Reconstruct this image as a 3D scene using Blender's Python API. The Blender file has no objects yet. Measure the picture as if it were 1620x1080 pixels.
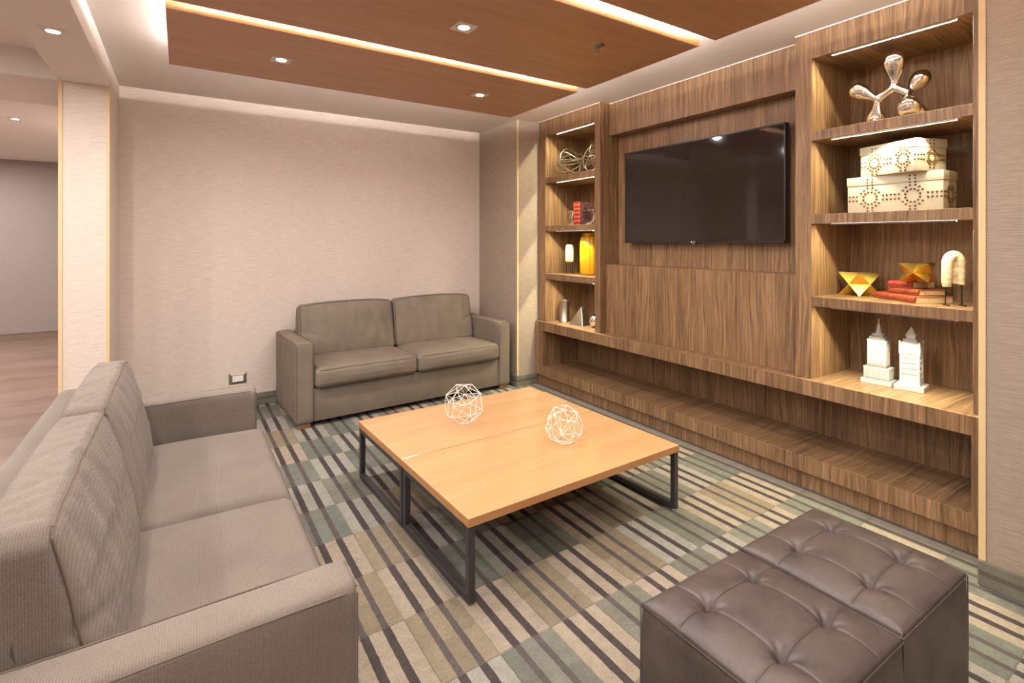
import bpy, bmesh, math, random
from mathutils import Vector, Matrix, noise
random.seed(7)
C = bpy.context.scene.collection
SC = bpy.context.scene
PI = math.pi

# ---------------------------------------------------------------- camera
cam_d = bpy.data.cameras.new('camera'); cam = bpy.data.objects.new('camera', cam_d); C.objects.link(cam)
cam.location = (0, 0, 1.45); cam.rotation_euler = (PI/2, 0, -0.5742)
cam_d.sensor_width = 36; cam_d.lens = 810.8/1620*36
cam_d.shift_y = -(540-382.4)/1620; cam_d.clip_start = 0.05
SC.camera = cam
# ---------------------------------------------------------------- world + exposure
w = bpy.data.worlds.new('world'); SC.world = w; w.use_nodes = True
w.node_tree.nodes['Background'].inputs[0].default_value = (1, .93, .88, 1)
w.node_tree.nodes['Background'].inputs[1].default_value = 0.25
SC.view_settings.view_transform = 'Standard'; SC.view_settings.look = 'None'
SC.view_settings.exposure = 0.36; SC.view_settings.gamma = 1.0
SC.view_settings.use_curve_mapping = False
DOWN_W = 13.5        # watts per ceiling downlight
NICHE_W = 6.8        # watts per shelf LED bar
COVE_E = 190.0        # emission of the cove tape
DOWN_COL = (1, .96, .92); NICHE_COL = (1, .93, .62); COVE_COL = (1, .945, .90)

def area(name, loc, sx, sy, watts, col, rot=(0,0,0), shape='RECTANGLE', spread=PI, parent=None):
    l = bpy.data.lights.new(name, 'AREA'); l.shape = shape; l.size = sx
    if shape in ('RECTANGLE', 'ELLIPSE'): l.size_y = sy
    l.energy = watts; l.color = col; l.spread = spread
    o = bpy.data.objects.new(name, l); C.objects.link(o); o.location = loc; o.rotation_euler = rot
    if parent: o.parent = parent
    return o

# ---------------------------------------------------------------- materials
def L(r, g, b):
    f = lambda c: (c/255/12.92) if c/255 <= .04045 else ((c/255+.055)/1.055)**2.4
    return (f(r), f(g), f(b), 1)
class NT:
    def __init__(s, name):
        s.m = bpy.data.materials.new(name); s.m.use_nodes = True; s.t = s.m.node_tree
        s.b = s.t.nodes['Principled BSDF']
    def n(s, typ, **kw):
        nd = s.t.nodes.new(typ)
        for k, v in kw.items(): setattr(nd, k, v)
        return nd
    def put(s, sock, v):
        if isinstance(v, bpy.types.NodeSocket): s.t.links.new(v, sock)
        else: sock.default_value = v
    def math(s, op, a, b=0.0, c=0.0):
        nd = s.n('ShaderNodeMath', operation=op)
        for i, v in enumerate((a, b, c)): s.put(nd.inputs[i], v)
        return nd.outputs[0]
    def xyz(s, kind='Object'):
        tc = s.n('ShaderNodeTexCoord'); sp = s.n('ShaderNodeSeparateXYZ')
        s.t.links.new(tc.outputs[kind], sp.inputs[0]); return tc.outputs[kind], sp.outputs
    def comb(s, x, y, z):
        nd = s.n('ShaderNodeCombineXYZ')
        for i, v in enumerate((x, y, z)): s.put(nd.inputs[i], v)
        return nd.outputs[0]
    def noise(s, vec, scale, detail=2, rough=.5, dist=0):
        nd = s.n('ShaderNodeTexNoise')
        if vec is not None: s.put(nd.inputs['Vector'], vec)
        nd.inputs['Scale'].default_value = scale; nd.inputs['Detail'].default_value = detail
        nd.inputs['Roughness'].default_value = rough; nd.inputs['Distortion'].default_value = dist
        return nd.outputs['Fac']
    def ramp(s, f, stops):
        nd = s.n('ShaderNodeValToRGB'); s.put(nd.inputs[0], f); e = nd.color_ramp.elements
        e[0].position, e[0].color = stops[0]; e[1].position, e[1].color = stops[-1]
        for p, c in stops[1:-1]:
            q = e.new(p); q.color = c
        return nd.outputs[0]
    def mix(s, f, a, b, mode='MIX'):
        nd = s.n('ShaderNodeMix', data_type='RGBA', blend_type=mode)
        s.put(nd.inputs[0], f); s.put(nd.inputs[6], a); s.put(nd.inputs[7], b); return nd.outputs[2]
    def bump(s, h, strength=.3, dist=.01):
        nd = s.n('ShaderNodeBump'); s.put(nd.inputs['Height'], h)
        nd.inputs['Strength'].default_value = strength; nd.inputs['Distance'].default_value = dist
        s.t.links.new(nd.outputs[0], s.b.inputs['Normal'])
    def fin(s, col, rough=.6, metal=0, spec=.5):
        s.put(s.b.inputs['Base Color'], col); s.put(s.b.inputs['Roughness'], rough)
        s.put(s.b.inputs['Metallic'], metal); s.put(s.b.inputs['Specular IOR Level'], spec); return s.m

def m_plain(name, col, rough=.6, metal=0, spec=.5, nz=.04):
    t = NT(name); f = t.noise(t.xyz()[0], 30, 3)
    lo = tuple(c*(1-nz) for c in col[:3])+(1,); hi = tuple(min(1, c*(1+nz)) for c in col[:3])+(1,)
    return t.fin(t.ramp(f, [(.3, lo), (.7, hi)]), rough, metal, spec)
def m_emit(name, col, e):
    t = NT(name); t.fin((.8, .8, .8, 1), .5)
    t.b.inputs['Emission Color'].default_value = tuple(col)+(1,); t.b.inputs['Emission Strength'].default_value = e
    return t.m
def m_wallpaper(name, lo, hi, across='XY'):
    # fine horizontal slubs running along the wall
    t = NT(name); v, o = t.xyz()
    h = t.math('ADD', o[0], o[1])
    a = t.noise(t.comb(t.math('MULTIPLY', h, 9), t.math('MULTIPLY', o[2], 260), 0), 1, 3, .6)
    b = t.noise(t.comb(t.math('MULTIPLY', h, 30), t.math('MULTIPLY', o[2], 420), 3.3), 1, 1)
    f = t.math('ADD', t.math('MULTIPLY', a, .7), t.math('MULTIPLY', b, .3))
    t.bump(f, .25, .002)
    return t.fin(t.ramp(f, [(.36, lo), (.6, hi)]), .8, 0, .2)
def m_walnut(name, dark, mid, light, sc=1.0):
    t = NT(name); v, o = t.xyz(); g = t.n('ShaderNodeNewGeometry'); sp = t.n('ShaderNodeSeparateXYZ')
    t.t.links.new(g.outputs['True Normal'], sp.inputs[0])
    ny = t.math('GREATER_THAN', t.math('ABSOLUTE', sp.outputs[1]), .6)
    nz = t.math('GREATER_THAN', t.math('ABSOLUTE', sp.outputs[2]), .6)
    inv = lambda q: t.math('SUBTRACT', 1, q)
    across = t.math('ADD', t.math('MULTIPLY', o[0], ny), t.math('MULTIPLY', o[1], inv(ny)))
    along = t.math('ADD', t.math('MULTIPLY', o[0], nz), t.math('MULTIPLY', o[2], inv(nz)))
    leaf = t.math('FLOOR', t.math('DIVIDE', t.math('ADD', across, 10), .115))
    wn = t.n('ShaderNodeTexWhiteNoise', noise_dimensions='1D'); t.put(wn.inputs['W'], leaf)
    r = wn.outputs['Value']
    al = t.math('ADD', along, t.math('MULTIPLY', r, 7))
    warp = t.noise(t.comb(t.math('MULTIPLY', across, 7), t.math('MULTIPLY', al, 1.1), 0), 1, 2)
    ac = t.math('ADD', across, t.math('MULTIPLY', warp, .10))
    n1 = t.noise(t.comb(t.math('MULTIPLY', ac, 62*sc), t.math('MULTIPLY', al, 1.3), 1), 1, 5, .65)
    n2 = t.noise(t.comb(t.math('MULTIPLY', ac, 230*sc), t.math('MULTIPLY', al, 7), 5), 1, 2, .6)
    f = t.math('ADD', t.math('MULTIPLY', n1, .72), t.math('MULTIPLY', n2, .28))
    f = t.math('ADD', f, t.math('MULTIPLY', t.math('SUBTRACT', r, .5), .07))
    col = t.ramp(f, [(.34, dark), (.5, mid), (.68, light)])
    t.bump(f, .08, .002)
    return t.fin(col, .42, 0, .4)
def m_veneer(name, lo, hi, rough=.4, k=1.0):
    # smooth maple / sapele, grain along X
    t = NT(name); v, o = t.xyz()
    n1 = t.noise(t.comb(t.math('MULTIPLY', o[0], 1.6*k), t.math('MULTIPLY', o[1], 14*k), t.math('MULTIPLY', o[2], 14*k)), 1, 5, .6, .6)
    n2 = t.noise(t.comb(t.math('MULTIPLY', o[0], 9), t.math('MULTIPLY', o[1], 240), t.math('MULTIPLY', o[2], 240)), 1, 2)
    f = t.math('ADD', t.math('MULTIPLY', n1, .75), t.math('MULTIPLY', n2, .25))
    return t.fin(t.ramp(f, [(.3, lo), (.7, hi)]), rough, 0, .5)
def m_fabric(name, lo, hi, pitch, bump=.35, rough=.9):
    # diagonal basket weave from two crossed waves
    t = NT(name); v, o = t.xyz(); k = 2*PI/pitch
    a = t.math('SINE', t.math('MULTIPLY', t.math('ADD', t.math('ADD', o[0], o[1]), o[2]), k))
    c = t.math('SINE', t.math('MULTIPLY', t.math('SUBTRACT', t.math('MULTIPLY', o[0], 1.0), t.math('ADD', t.math('MULTIPLY', o[1], .9), t.math('MULTIPLY', o[2], -1.1))), k*.93))
    wv = t.math('ADD', t.math('MULTIPLY', t.math('MULTIPLY', a, c), .5), .5)
    big = t.noise(v, 4, 3); fine = t.noise(v, 260, 2)
    f = t.math('ADD', t.math('MULTIPLY', wv, .30), t.math('ADD', t.math('MULTIPLY', big, .30), t.math('MULTIPLY', fine, .40)))
    t.bump(t.math('ADD', wv, t.math('MULTIPLY', fine, .5)), bump, .0012)
    t.b.inputs['Sheen Weight'].default_value = .1
    return t.fin(t.ramp(f, [(.25, lo), (.75, hi)]), rough, 0, .2)
def m_suede(name, lo, hi):
    t = NT(name); v, o = t.xyz()
    f = t.math('ADD', t.math('MULTIPLY', t.noise(v, 6, 4), .6), t.math('MULTIPLY', t.noise(v, 240, 2), .4))
    t.bump(f, .15, .003)
    return t.fin(t.ramp(f, [(.3, lo), (.7, hi)]), .72, 0, .25)
def m_leather():
    t = NT('brown_leather'); v, o = t.xyz()
    vo = t.n('ShaderNodeTexVoronoi', feature='DISTANCE_TO_EDGE'); t.put(vo.inputs['Vector'], v); vo.inputs['Scale'].default_value = 260
    n = t.noise(v, 9, 5, .6); n2 = t.noise(v, 60, 3)
    f = t.math('ADD', t.math('MULTIPLY', n, .8), t.math('MULTIPLY', n2, .2))
    t.bump(t.math('ADD', vo.outputs['Distance'], t.math('MULTIPLY', n2, .3)), .22, .002)
    return t.fin(t.ramp(f, [(.32, L(66, 55, 52)), (.6, L(88, 75, 70))]), .44, 0, .5)
def m_carpet():
    t = NT('striped_carpet'); v, o = t.xyz()
    wob = t.math('MULTIPLY', t.math('SUBTRACT', t.noise(v, 26, 2), .5), .006)
    X = t.math('ADD', o[0], wob); Y = t.math('ADD', o[1], wob)
    cx = t.math('DIVIDE', t.math('ADD', X, 9.225-.718), .225)
    ci = t.math('FLOOR', cx); fx = t.math('FRACT', cx)
    w1 = t.n('ShaderNodeTexWhiteNoise', noise_dimensions='1D'); t.put(w1.inputs['W'], ci)
    half = t.math('MULTIPLY', t.math('GREATER_THAN', w1.outputs['Value'], 1.1), .5)
    ry = t.math('ADD', t.math('DIVIDE', t.math('SUBTRACT', t.math('SUBTRACT', Y, t.math('MULTIPLY', X, .022)), 1.513), .3445), t.math('ADD', half, 40))
    ri = t.math('FLOOR', ry); fy = t.math('FRACT', ry)
    par = t.math('MODULO', t.math('ADD', ri, ci), 2)            # 0 / 1 : the two kinds of tile
    w2 = t.n('ShaderNodeTexWhiteNoise', noise_dimensions='2D'); t.put(w2.inputs['Vector'], t.comb(ci, ri, 0))
    r = w2.outputs['Value']
    band = lambda a, b: t.math('MULTIPLY', t.math('GREATER_THAN', fx, a), t.math('LESS_THAN', fx, b))
    s1 = band(.25, .39); s2 = band(.62, .76)
    st = t.math('ADD', s1, s2)
    cl = lambda c: c
    cA = t.ramp(r, [(.0, L(160, 147, 129)), (.46, L(166, 153, 135)), (.52, L(150, 146, 136)), (1, L(158, 153, 143))])
    cB = t.ramp(r, [(.0, L(126, 125, 112)), (.45, L(118, 121, 112)), (.5, L(142, 128, 106)), (.85, L(146, 133, 112)), (.9, L(130, 126, 110)), (1, L(120, 120, 110))])
    cA.node.color_ramp.interpolation = 'LINEAR'
    mott = t.noise(v, 22, 4, .6)
    stripeA = L(76, 68, 66); stripeB = L(92, 85, 81)
    sB = t.math('ADD', band(.26, .375), band(.63, .745))
    ca = t.mix(st, cA, stripeA); cb = t.mix(sB, cB, stripeB)
    # every strip inside a tile has its own tone, broken half way at random
    sub = t.math('ADD', t.math('GREATER_THAN', fx, .32), t.math('GREATER_THAN', fx, .69))
    w3 = t.n('ShaderNodeTexWhiteNoise', noise_dimensions='3D')
    t.put(w3.inputs['Vector'], t.comb(t.math('ADD', t.math('MULTIPLY', ci, 3), sub), t.math('FLOOR', t.math('MULTIPLY', ry, 2)), 4.5))
    tone = t.ramp(w3.outputs['Value'], [(0, (.84, .84, .84, 1)), (1, (1.08, 1.07, 1.05, 1))])
    cb = t.mix(t.math('SUBTRACT', 1, sB), cb, t.mix(1.0, cb, tone, 'MULTIPLY'))
    col = t.mix(par, ca, cb)
    rib = t.noise(t.comb(t.math('MULTIPLY', X, 330), t.math('MULTIPLY', Y, 70), 0), 1, 2)
    col = t.mix(1.0, col, t.ramp(rib, [(.3, (.78, .78, .78, 1)), (.6, (1.06, 1.06, 1.06, 1))]), 'MULTIPLY')
    brd = t.math('GREATER_THAN', X, 2.972)
    bd = t.math('MAXIMUM', t.math('LESS_THAN', X, 3.0), t.math('GREATER_THAN', X, 3.068))
    col = t.mix(brd, col, t.mix(bd, L(146, 138, 124), L(92, 86, 80)))
    speck = t.noise(v, 420, 2)
    col = t.mix(1.0, col, t.ramp(mott, [(.3, (.84, .84, .84, 1)), (.7, (1.07, 1.07, 1.07, 1))]), 'MULTIPLY')
    col = t.mix(1.0, col, t.ramp(speck, [(.3, (.70, .70, .70, 1)), (.6, (1.08, 1.08, 1.08, 1))]), 'MULTIPLY')
    edge = t.math('MAXIMUM', t.math('LESS_THAN', fy, .018), t.math('LESS_THAN', fx, .022))
    col = t.mix(t.math('MULTIPLY', edge, .45), col, L(90, 82, 76))
    hgt = t.math('SUBTRACT', t.math('MULTIPLY', speck, .5), t.math('MULTIPLY', edge, .8))
    t.bump(hgt, .5, .004)
    return t.fin(col, .95, 0, .1)
def m_base_carpet():
    t = NT('baseboard_carpet'); v, o = t.xyz()
    n = t.noise(v, 300, 2); big = t.noise(v, 7, 2)
    f = t.math('ADD', t.math('MULTIPLY', n, .4), t.math('MULTIPLY', big, .5))
    c = t.ramp(f, [(.3, L(98, 94, 80)), (.6, L(136, 132, 116))])
    z = t.math('MULTIPLY', t.math('GREATER_THAN', o[2], .045), t.math('LESS_THAN', o[2], .066))
    c = t.mix(t.math('MULTIPLY', z, .55), c, L(70, 66, 60))
    t.bump(n, .5, .003)
    return t.fin(c, .95, 0, .1)
def m_tile():
    t = NT('lobby_tile'); v, o = t.xyz()
    n = t.noise(t.comb(t.math('MULTIPLY', o[0], 1.2), t.math('MULTIPLY', o[1], 4), 0), 1, 5, .6, .5)
    return t.fin(t.ramp(n, [(.3, L(122, 98, 86)), (.7, L(150, 124, 112))]), .38, 0, .5)
def m_marble():
    t = NT('banded_stone'); v, o = t.xyz()
    n = t.noise(v, 9, 4, .6, 1.5)
    wv = t.math('SINE', t.math('MULTIPLY', t.math('ADD', o[2], t.math('MULTIPLY', n, .12)), 190))
    return t.fin(t.ramp(t.math('ADD', t.math('MULTIPLY', wv, .12), t.math('MULTIPLY', n, 1.0)), [(.2, L(178, 152, 108)), (.6, L(216, 202, 172))]), .35, 0, .5)
def m_book(name, base, gold, k=60):
    t = NT(name); v, o = t.xyz()
    n = t.noise(v, 45, 4); z = t.math('FRACT', t.math('MULTIPLY', o[2], k))
    g = t.math('MULTIPLY', t.math('LESS_THAN', z, .16), .6)
    c = t.mix(g, t.ramp(n, [(.3, tuple(x*.7 for x in base[:3])+(1,)), (.7, base)]), gold)
    return t.fin(c, .5, 0, .4)
def m_burl():
    t = NT('marbled_cover'); v, o = t.xyz()
    n = t.noise(v, 55, 5, .7, 2)
    return t.fin(t.ramp(n, [(.35, L(54, 28, 34)), (.55, L(84, 52, 56)), (.66, L(170, 150, 145))]), .45)

M = dict(
 wall=m_wallpaper('wallpaper_beige', L(206, 189, 178), L(224, 210, 199)),
 taupe=m_wallpaper('wallpaper_taupe', L(147, 131, 117), L(171, 154, 139)),
 far=m_wallpaper('wallpaper_grey', L(148, 136, 132), L(160, 148, 143)),
 ceil=m_plain('ceiling_paint', L(226, 217, 210), .8, 0, .2, .01),
 trim=m_plain('cream_trim', L(222, 194, 146), .45, 0, .4, .02),
 white=m_plain('white_paint', L(240, 238, 234), .5, 0, .4, .01),
 walnut=m_walnut('walnut_veneer', L(88, 64, 44), L(130, 100, 71), L(178, 142, 104)),
 sapele=m_veneer('sapele_veneer', L(172, 128, 97), L(188, 144, 112), .45),
 sapele_lit=m_veneer('pale_sapele_lit', L(206, 160, 110), L(222, 180, 130), .5),
 maple=m_veneer('maple_veneer', L(188, 144, 98), L(205, 161, 114), .16, .6),
 maple_edge=m_veneer('maple_edge', L(178, 124, 76), L(200, 146, 96), .35),
 steel=m_plain('dark_steel', L(84, 80, 82), .38, .6, .5, .06),
 taupe_fab=m_fabric('taupe_weave', L(98, 88, 80), L(141, 128, 118), .009, .5),
 grey_fab=m_suede('grey_microfibre', L(114, 102, 90), L(134, 121, 107)),
 seam=m_plain('seam_thread', L(112, 97, 87), .8, 0, .2),
 seam2=m_plain('seam_thread_grey', L(96, 86, 76), .8, 0, .2),
 foot=m_veneer('beech_foot', L(120, 84, 54), L(148, 106, 70), .5),
 leather=m_leather(),
 leather_seam_shade=m_plain('leather_seam_shade', L(58, 43, 38), .6, 0, .3),
 leather_pipe=m_plain('leather_piping', L(98, 82, 74), .5, 0, .4),
 carpet=m_carpet(), base=m_base_carpet(), tile=m_tile(), stone=m_marble(),
 black=m_plain('black_plastic', L(26, 24, 24), .35, 0, .5, .02),
 screen=m_plain('dark_glass', L(38, 30, 26), .05, 0, .45, .0),
 chrome=m_plain('polished_nickel', L(236, 232, 226), .07, 1, .5, .0),
 brushed=m_plain('brushed_silver', L(180, 172, 158), .28, 1, .5, .05),
 wire=m_plain('grey_wire', L(160, 152, 138), .3, .75, .5, .02),
 white_wire=m_plain('white_wire', L(238, 234, 230), .45, 0, .4, .01),
 gold=m_plain('gold_leaf', L(238, 204, 104), .3, 1, .5, .06),
 porcelain=m_plain('matt_white', L(192, 189, 184), .6, 0, .3, .01),
 recess_shade=m_plain('recess_shade', L(128, 124, 118), .7),
 cream_box=m_plain('cream_leatherette', L(200, 191, 170), .5, 0, .4, .02),
 stud=m_plain('brass_stud', L(118, 92, 48), .35, .4, .5, .02),
 pages=m_plain('aged_pages', L(214, 194, 150), .8, 0, .2, .06),
 red=m_book('red_cloth', L(146, 38, 28), L(216, 160, 84), 26),
 orange=m_book('orange_leather', L(144, 64, 38), L(206, 146, 76), 24),
 burl=m_burl(),
 yellow=m_plain('yellow_glass', L(204, 152, 12), .1, 0, .8, .02),
 plate=m_plain('bronze_plate', L(140, 128, 108), .35, .5, .5, .02),
 slot=m_plain('dark_slot', L(40, 34, 30), .7),
 lip=m_emit('led_diffuser', (1, .93, .78), 5),
 steel_lip=m_plain('aluminium_lip', L(150, 148, 142), .4, .6),
 cove=m_emit('cove_led', COVE_COL, COVE_E),
 cove_soft=m_emit('cove_led_soft', COVE_COL, COVE_E*.55),
 cove_dim=m_emit('cove_led_dim', COVE_COL, COVE_E*.16),
 lamp=m_emit('lamp_lens', (1, .97, .93), 14),
 red_led=m_emit('standby_led', (1, .1, .1), 1.5),
)
M['yellow'].node_tree.nodes['Principled BSDF'].inputs['Subsurface Weight'].default_value = .0

# ---------------------------------------------------------------- mesh helpers
def bx(bm, x0, x1, y0, y1, z0, z1, bev=0, seg=2):
    r = bmesh.ops.create_cube(bm, size=1)['verts']
    for v in r:
        v.co = Vector((x0+(v.co.x+.5)*(x1-x0), y0+(v.co.y+.5)*(y1-y0), z0+(v.co.z+.5)*(z1-z0)))
    if bev:
        es = {e for v in r for e in v.link_edges}
        bmesh.ops.bevel(bm, geom=list(es)+list(r), offset=bev, segments=seg, affect='EDGES', profile=.5)
    return bm
def new(): return bmesh.new()
def box(*a, **k): return bx(new(), *a, **k)
def soft(sx, sy, sz, r, n=12, fn=None, center=(0, 0, 0)):
    bm = new(); bmesh.ops.create_cube(bm, size=1)
    bmesh.ops.subdivide_edges(bm, edges=bm.edges[:], cuts=n, use_grid_fill=True)
    S = Vector((sx, sy, sz))
    for v in bm.verts:
        u = v.co*2
        # denser rows next to the edges
        u = Vector([math.copysign(1-(1-abs(c))**1.5, c) for c in u])
        p = Vector([u[i]*S[i]/2 for i in range(3)])
        q = Vector([max(-(S[i]/2-r), min(S[i]/2-r, p[i])) for i in range(3)])
        d = p-q
        if d.length > 1e-9: p = q+d.normalized()*r
        if fn: p = fn(p, u)
        v.co = p+Vector(center)
    return bm
def tube(bm, pts, r, sides=6, closed=False):
    n = len(pts); P = [Vector(p) for p in pts]; rings = []
    up = Vector((0, 0, 1)); pn = None
    for i in range(n):
        if closed: tdir = P[(i+1) % n]-P[i-1]
        else: tdir = P[min(i+1, n-1)]-P[max(i-1, 0)]
        tdir.normalize()
        if pn is None:
            a = Vector((1, 0, 0)) if abs(tdir.z) > .9 else up
            pn = tdir.cross(a).normalized()
        else:
            pn = (pn-tdir*pn.dot(tdir))
            pn = pn.normalized() if pn.length > 1e-6 else tdir.orthogonal().normalized()
        b = tdir.cross(pn)
        rr = r[i] if isinstance(r, (list, tuple)) else r
        rings.append([bm.verts.new(P[i]+(pn*math.cos(2*PI*k/sides)+b*math.sin(2*PI*k/sides))*rr) for k in range(sides)])
    for i in range(n if closed else n-1):
        A, B = rings[i], rings[(i+1) % n]
        for k in range(sides): bm.faces.new((A[k], A[(k+1) % sides], B[(k+1) % sides], B[k]))
    if not closed:
        bm.faces.new(rings[0][::-1]); bm.faces.new(rings[-1])
    return bm
def lathe(bm, prof, c=(0, 0, 0), seg=24, ribs=0, amp=0):
    rings = []
    for r, z in prof:
        ring = []
        for k in range(seg):
            a = 2*PI*k/seg; q = r*(1+(amp*abs(math.sin(ribs*a/2)) if ribs else 0))
            ring.append(bm.verts.new((c[0]+q*math.cos(a), c[1]+q*math.sin(a), c[2]+z)))
        rings.append(ring)
    for A, B in zip(rings, rings[1:]):
        for k in range(seg): bm.faces.new((A[k], A[(k+1) % seg], B[(k+1) % seg], B[k]))
    bm.faces.new(rings[0][::-1]); bm.faces.new(rings[-1])
    return bm
def obj(name, bm, m, parent=None, smooth=28):
    bmesh.ops.recalc_face_normals(bm, faces=bm.faces[:])
    me = bpy.data.meshes.new(name); bm.to_mesh(me); bm.free()
    me.materials.append(M[m] if isinstance(m, str) else m)
    if smooth:
        for p in me.polygons: p.use_smooth = True
        me.set_sharp_from_angle(angle=math.radians(smooth))
    o = bpy.data.objects.new(name, me); C.objects.link(o)
    if parent: o.parent = parent
    return o
def tag(o, label, cat, group=None):
    o['label'] = label; o['category'] = cat
    if group: o['group'] = group
    return o
def thing(name, label, cat, loc=(0, 0, 0), rz=0, group=None):
    o = bpy.data.objects.new(name, None); C.objects.link(o); o.location = loc; o.rotation_euler = (0, 0, rz)
    return tag(o, label, cat, group)
def struct(name, bm, m, smooth=0):
    o = obj(name, bm, m, None, smooth); o['kind'] = 'structure'; return o
def dup(root, loc, rz=None, label=None):
    r = root.copy(); C.objects.link(r); r.location = loc
    if rz is not None: r.rotation_euler = (0, 0, rz)
    if label: r['label'] = label
    for ch in list(root.children):
        c = ch.copy(); C.objects.link(c); c.parent = r
        for g in ch.children:
            d = g.copy(); C.objects.link(d); d.parent = c
    return r

# ================================================================ ROOM SHELL
CZ = 2.68
struct('floor', box(-.62, 3.7, -2.7, 5.2, -.05, 0), 'carpet')
struct('floor', box(-6.2, -.62, -2.7, 10.4, -.05, 0), 'tile')
bm = box(-6.2, 3.8, -2.8, 5.24, CZ, CZ+.08); struct('ceiling', bm, 'ceil')
struct('ceiling', box(-6.2, -.5, 5.24, 10.4, 2.65, 2.73), 'ceil')
struct('wall_back', box(-.405, 2.84, 5.07, 5.24, 0, CZ), 'wall')
struct('wall_corner', box(2.84, 3.8, 4.295, 5.24, 0, CZ), 'taupe')
struct('wall_left', box(-.665, -.405, 4.40, 5.24, 0, CZ), 'wall')
struct('wall_right', box(2.85, 3.8, -2.7, .75, 0, CZ), 'taupe')
struct('wall_cabinet', box(3.605, 3.8, .75, 4.295, 0, CZ), 'taupe')
struct('wall_front', box(-6.2, 2.85, -2.8, -2.7, 0, CZ), 'wall')
struct('wall_far', box(-6.2, -.5, 10.25, 10.4, 0, 2.73), 'far')
struct('wall_lobby', box(-.665, -.5, 5.24, 10.25, 0, 2.65), 'wall')
struct('wall_side', box(-6.3, -6.2, -2.8, 10.4, 0, 2.73), 'wall')
# beams
struct('ceiling_beam', box(-.665, -.405, -2.7, 4.40, 2.50, CZ), 'ceil')
struct('ceiling_beam', box(-6.2, -.665, 4.40, 5.24, 2.50, CZ), 'ceil')
# baseboards
b = .014
struct('baseboard_back', box(-.405, 2.84, 5.07-b, 5.07, 0, .105, bev=.004), 'base')
struct('baseboard_corner', bx(box(2.84-b, 3.08, 4.295-b, 4.295, 0, .105, bev=.004), 2.84-b, 2.84, 4.295, 5.07-b, 0, .105, bev=.004), 'base')
struct('baseboard_right', box(2.85-b, 2.85, -2.7, .752, 0, .105, bev=.004), 'base')
struct('baseboard_far', bx(box(-6.2, -.665, 10.235, 10.25, 0, .10), -6.2, -.665, 10.23, 10.25, .10, .112), m_plain('stone_skirting', L(132, 112, 100), .4))
# corner profiles and a white strip put in for the gap light above the joinery
struct('trim_1', box(2.836, 2.856, 4.290, 4.2949, .105, CZ-.001, bev=.0015), 'trim')
struct('trim_2', box(2.845, 2.8499, .728, .752, .105, CZ-.001, bev=.0015), 'trim')
struct('trim_3', box(-.667, -.647, 4.394, 4.3999, 0, 2.499, bev=.0015), 'trim')
struct('trim_4', box(-.419, -.403, 4.394, 4.3999, 0, 2.499, bev=.0015), 'trim')

# ================================================================ WALNUT JOINERY
# bench
t = thing('media_bench', 'long low walnut bench along the television wall with an open lower shelf', 'bench', (3.06, 2.51, 0))
def lb(x0, x1, y0, y1, z0, z1, o=(3.06, 2.51, 0), bev=.0012):
    return box(x0-o[0], x1-o[0], y0-o[1], y1-o[1], z0-o[2], z1-o[2], bev=bev, seg=1)
obj('worktop', lb(3.06, 3.60, .76, 4.28, .556, .647), 'walnut', t, 30)
obj('end_panel', lb(3.06, 3.60, 4.165, 4.28, .104, .556), 'walnut', t, 30)
obj('end_panel', lb(3.06, 3.60, .76, .834, .104, .556), 'walnut', t, 30)
obj('lower_shelf', lb(3.06, 3.52, .834, 4.165, .104, .198), 'walnut', t, 30)
obj('back_panel', lb(3.52, 3.60, .834, 4.165, .104, .556), 'walnut', t, 30)
obj('plinth', lb(3.093, 3.58, .76, 4.28, 0, .104), 'walnut', t, 30)

def cabinet(name, label, y0, y1, n0, n1, leds):
    O = (3.10, (y0+y1)/2, .647)
    t = thing(name, label, 'cabinet', O)
    p = lambda *a: lb(*a, o=O)
    obj('side_panel', p(3.10, 3.60, n1, y1, .647, CZ), 'walnut', t, 30)
    obj('side_panel', p(3.10, 3.60, y0, n0, .647, CZ), 'walnut', t, 30)
    obj('top_panel', p(3.10, 3.60, n0, n1, 2.52, CZ), 'walnut', t, 30)
    obj('back_panel', p(3.57, 3.60, n0, n1, .647, 2.52), 'walnut', t, 30)
    bots = [2.52]
    for zt, zb in ((2.095, 2.04), (1.61, 1.555), (1.13, 1.075)):
        obj('shelf', p(3.10, 3.57, n0, n1, zb, zt), 'walnut', t, 30); bots.append(zb)
    l0, l1 = leds
    for zb in bots:
        xc = 3.126
        # flush diffuser with two thin lips that give the light its cut-off
        dz = zb-O[2]
        st = obj('led_strip', box(xc-.0045-O[0], xc+.0045-O[0], l0-O[1], l1-O[1], dz-.0005, dz), 'lip', t, 0)
        obj('front_lip', box(xc-.0062-O[0], xc-.0052-O[0], l0-O[1], l1-O[1], dz-.0075, dz-.0005), 'steel_lip', st, 0)
        obj('rear_lip', box(xc+.0052-O[0], xc+.0062-O[0], l0-O[1], l1-O[1], dz-.0062, dz-.0005), 'steel_lip', st, 0)
        area('led_light', (xc-O[0], (l0+l1)/2-O[1], zb-.0010-O[2]), .0014, (l1-l0), NICHE_W*(l1-l0)/.56, NICHE_COL, parent=t)
    return t
cabinet('shelf_cabinet', 'narrow walnut shelf cabinet left of the television with LED-lit niches', 3.365, 4.28, 3.434, 4.168, (3.48, 4.02))
cabinet('shelf_cabinet', 'walnut shelf cabinet right of the television with LED-lit niches', .76, 1.66, .838, 1.566, (.905, 1.468))
t = thing('wall_panelling', 'walnut wall panelling behind the television with a shallow recess', 'panelling', (3.17, 2.51, .647))
p = lambda *a: lb(*a, o=(3.17, 2.51, .647))
obj('upper_panel', p(3.212, 3.60, 1.66, 3.365, 2.395, CZ), 'walnut', t, 30)
obj('middle_panel', p(3.327, 3.60, 1.66, 3.365, 1.249, 2.395), 'walnut', t, 30)
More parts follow.
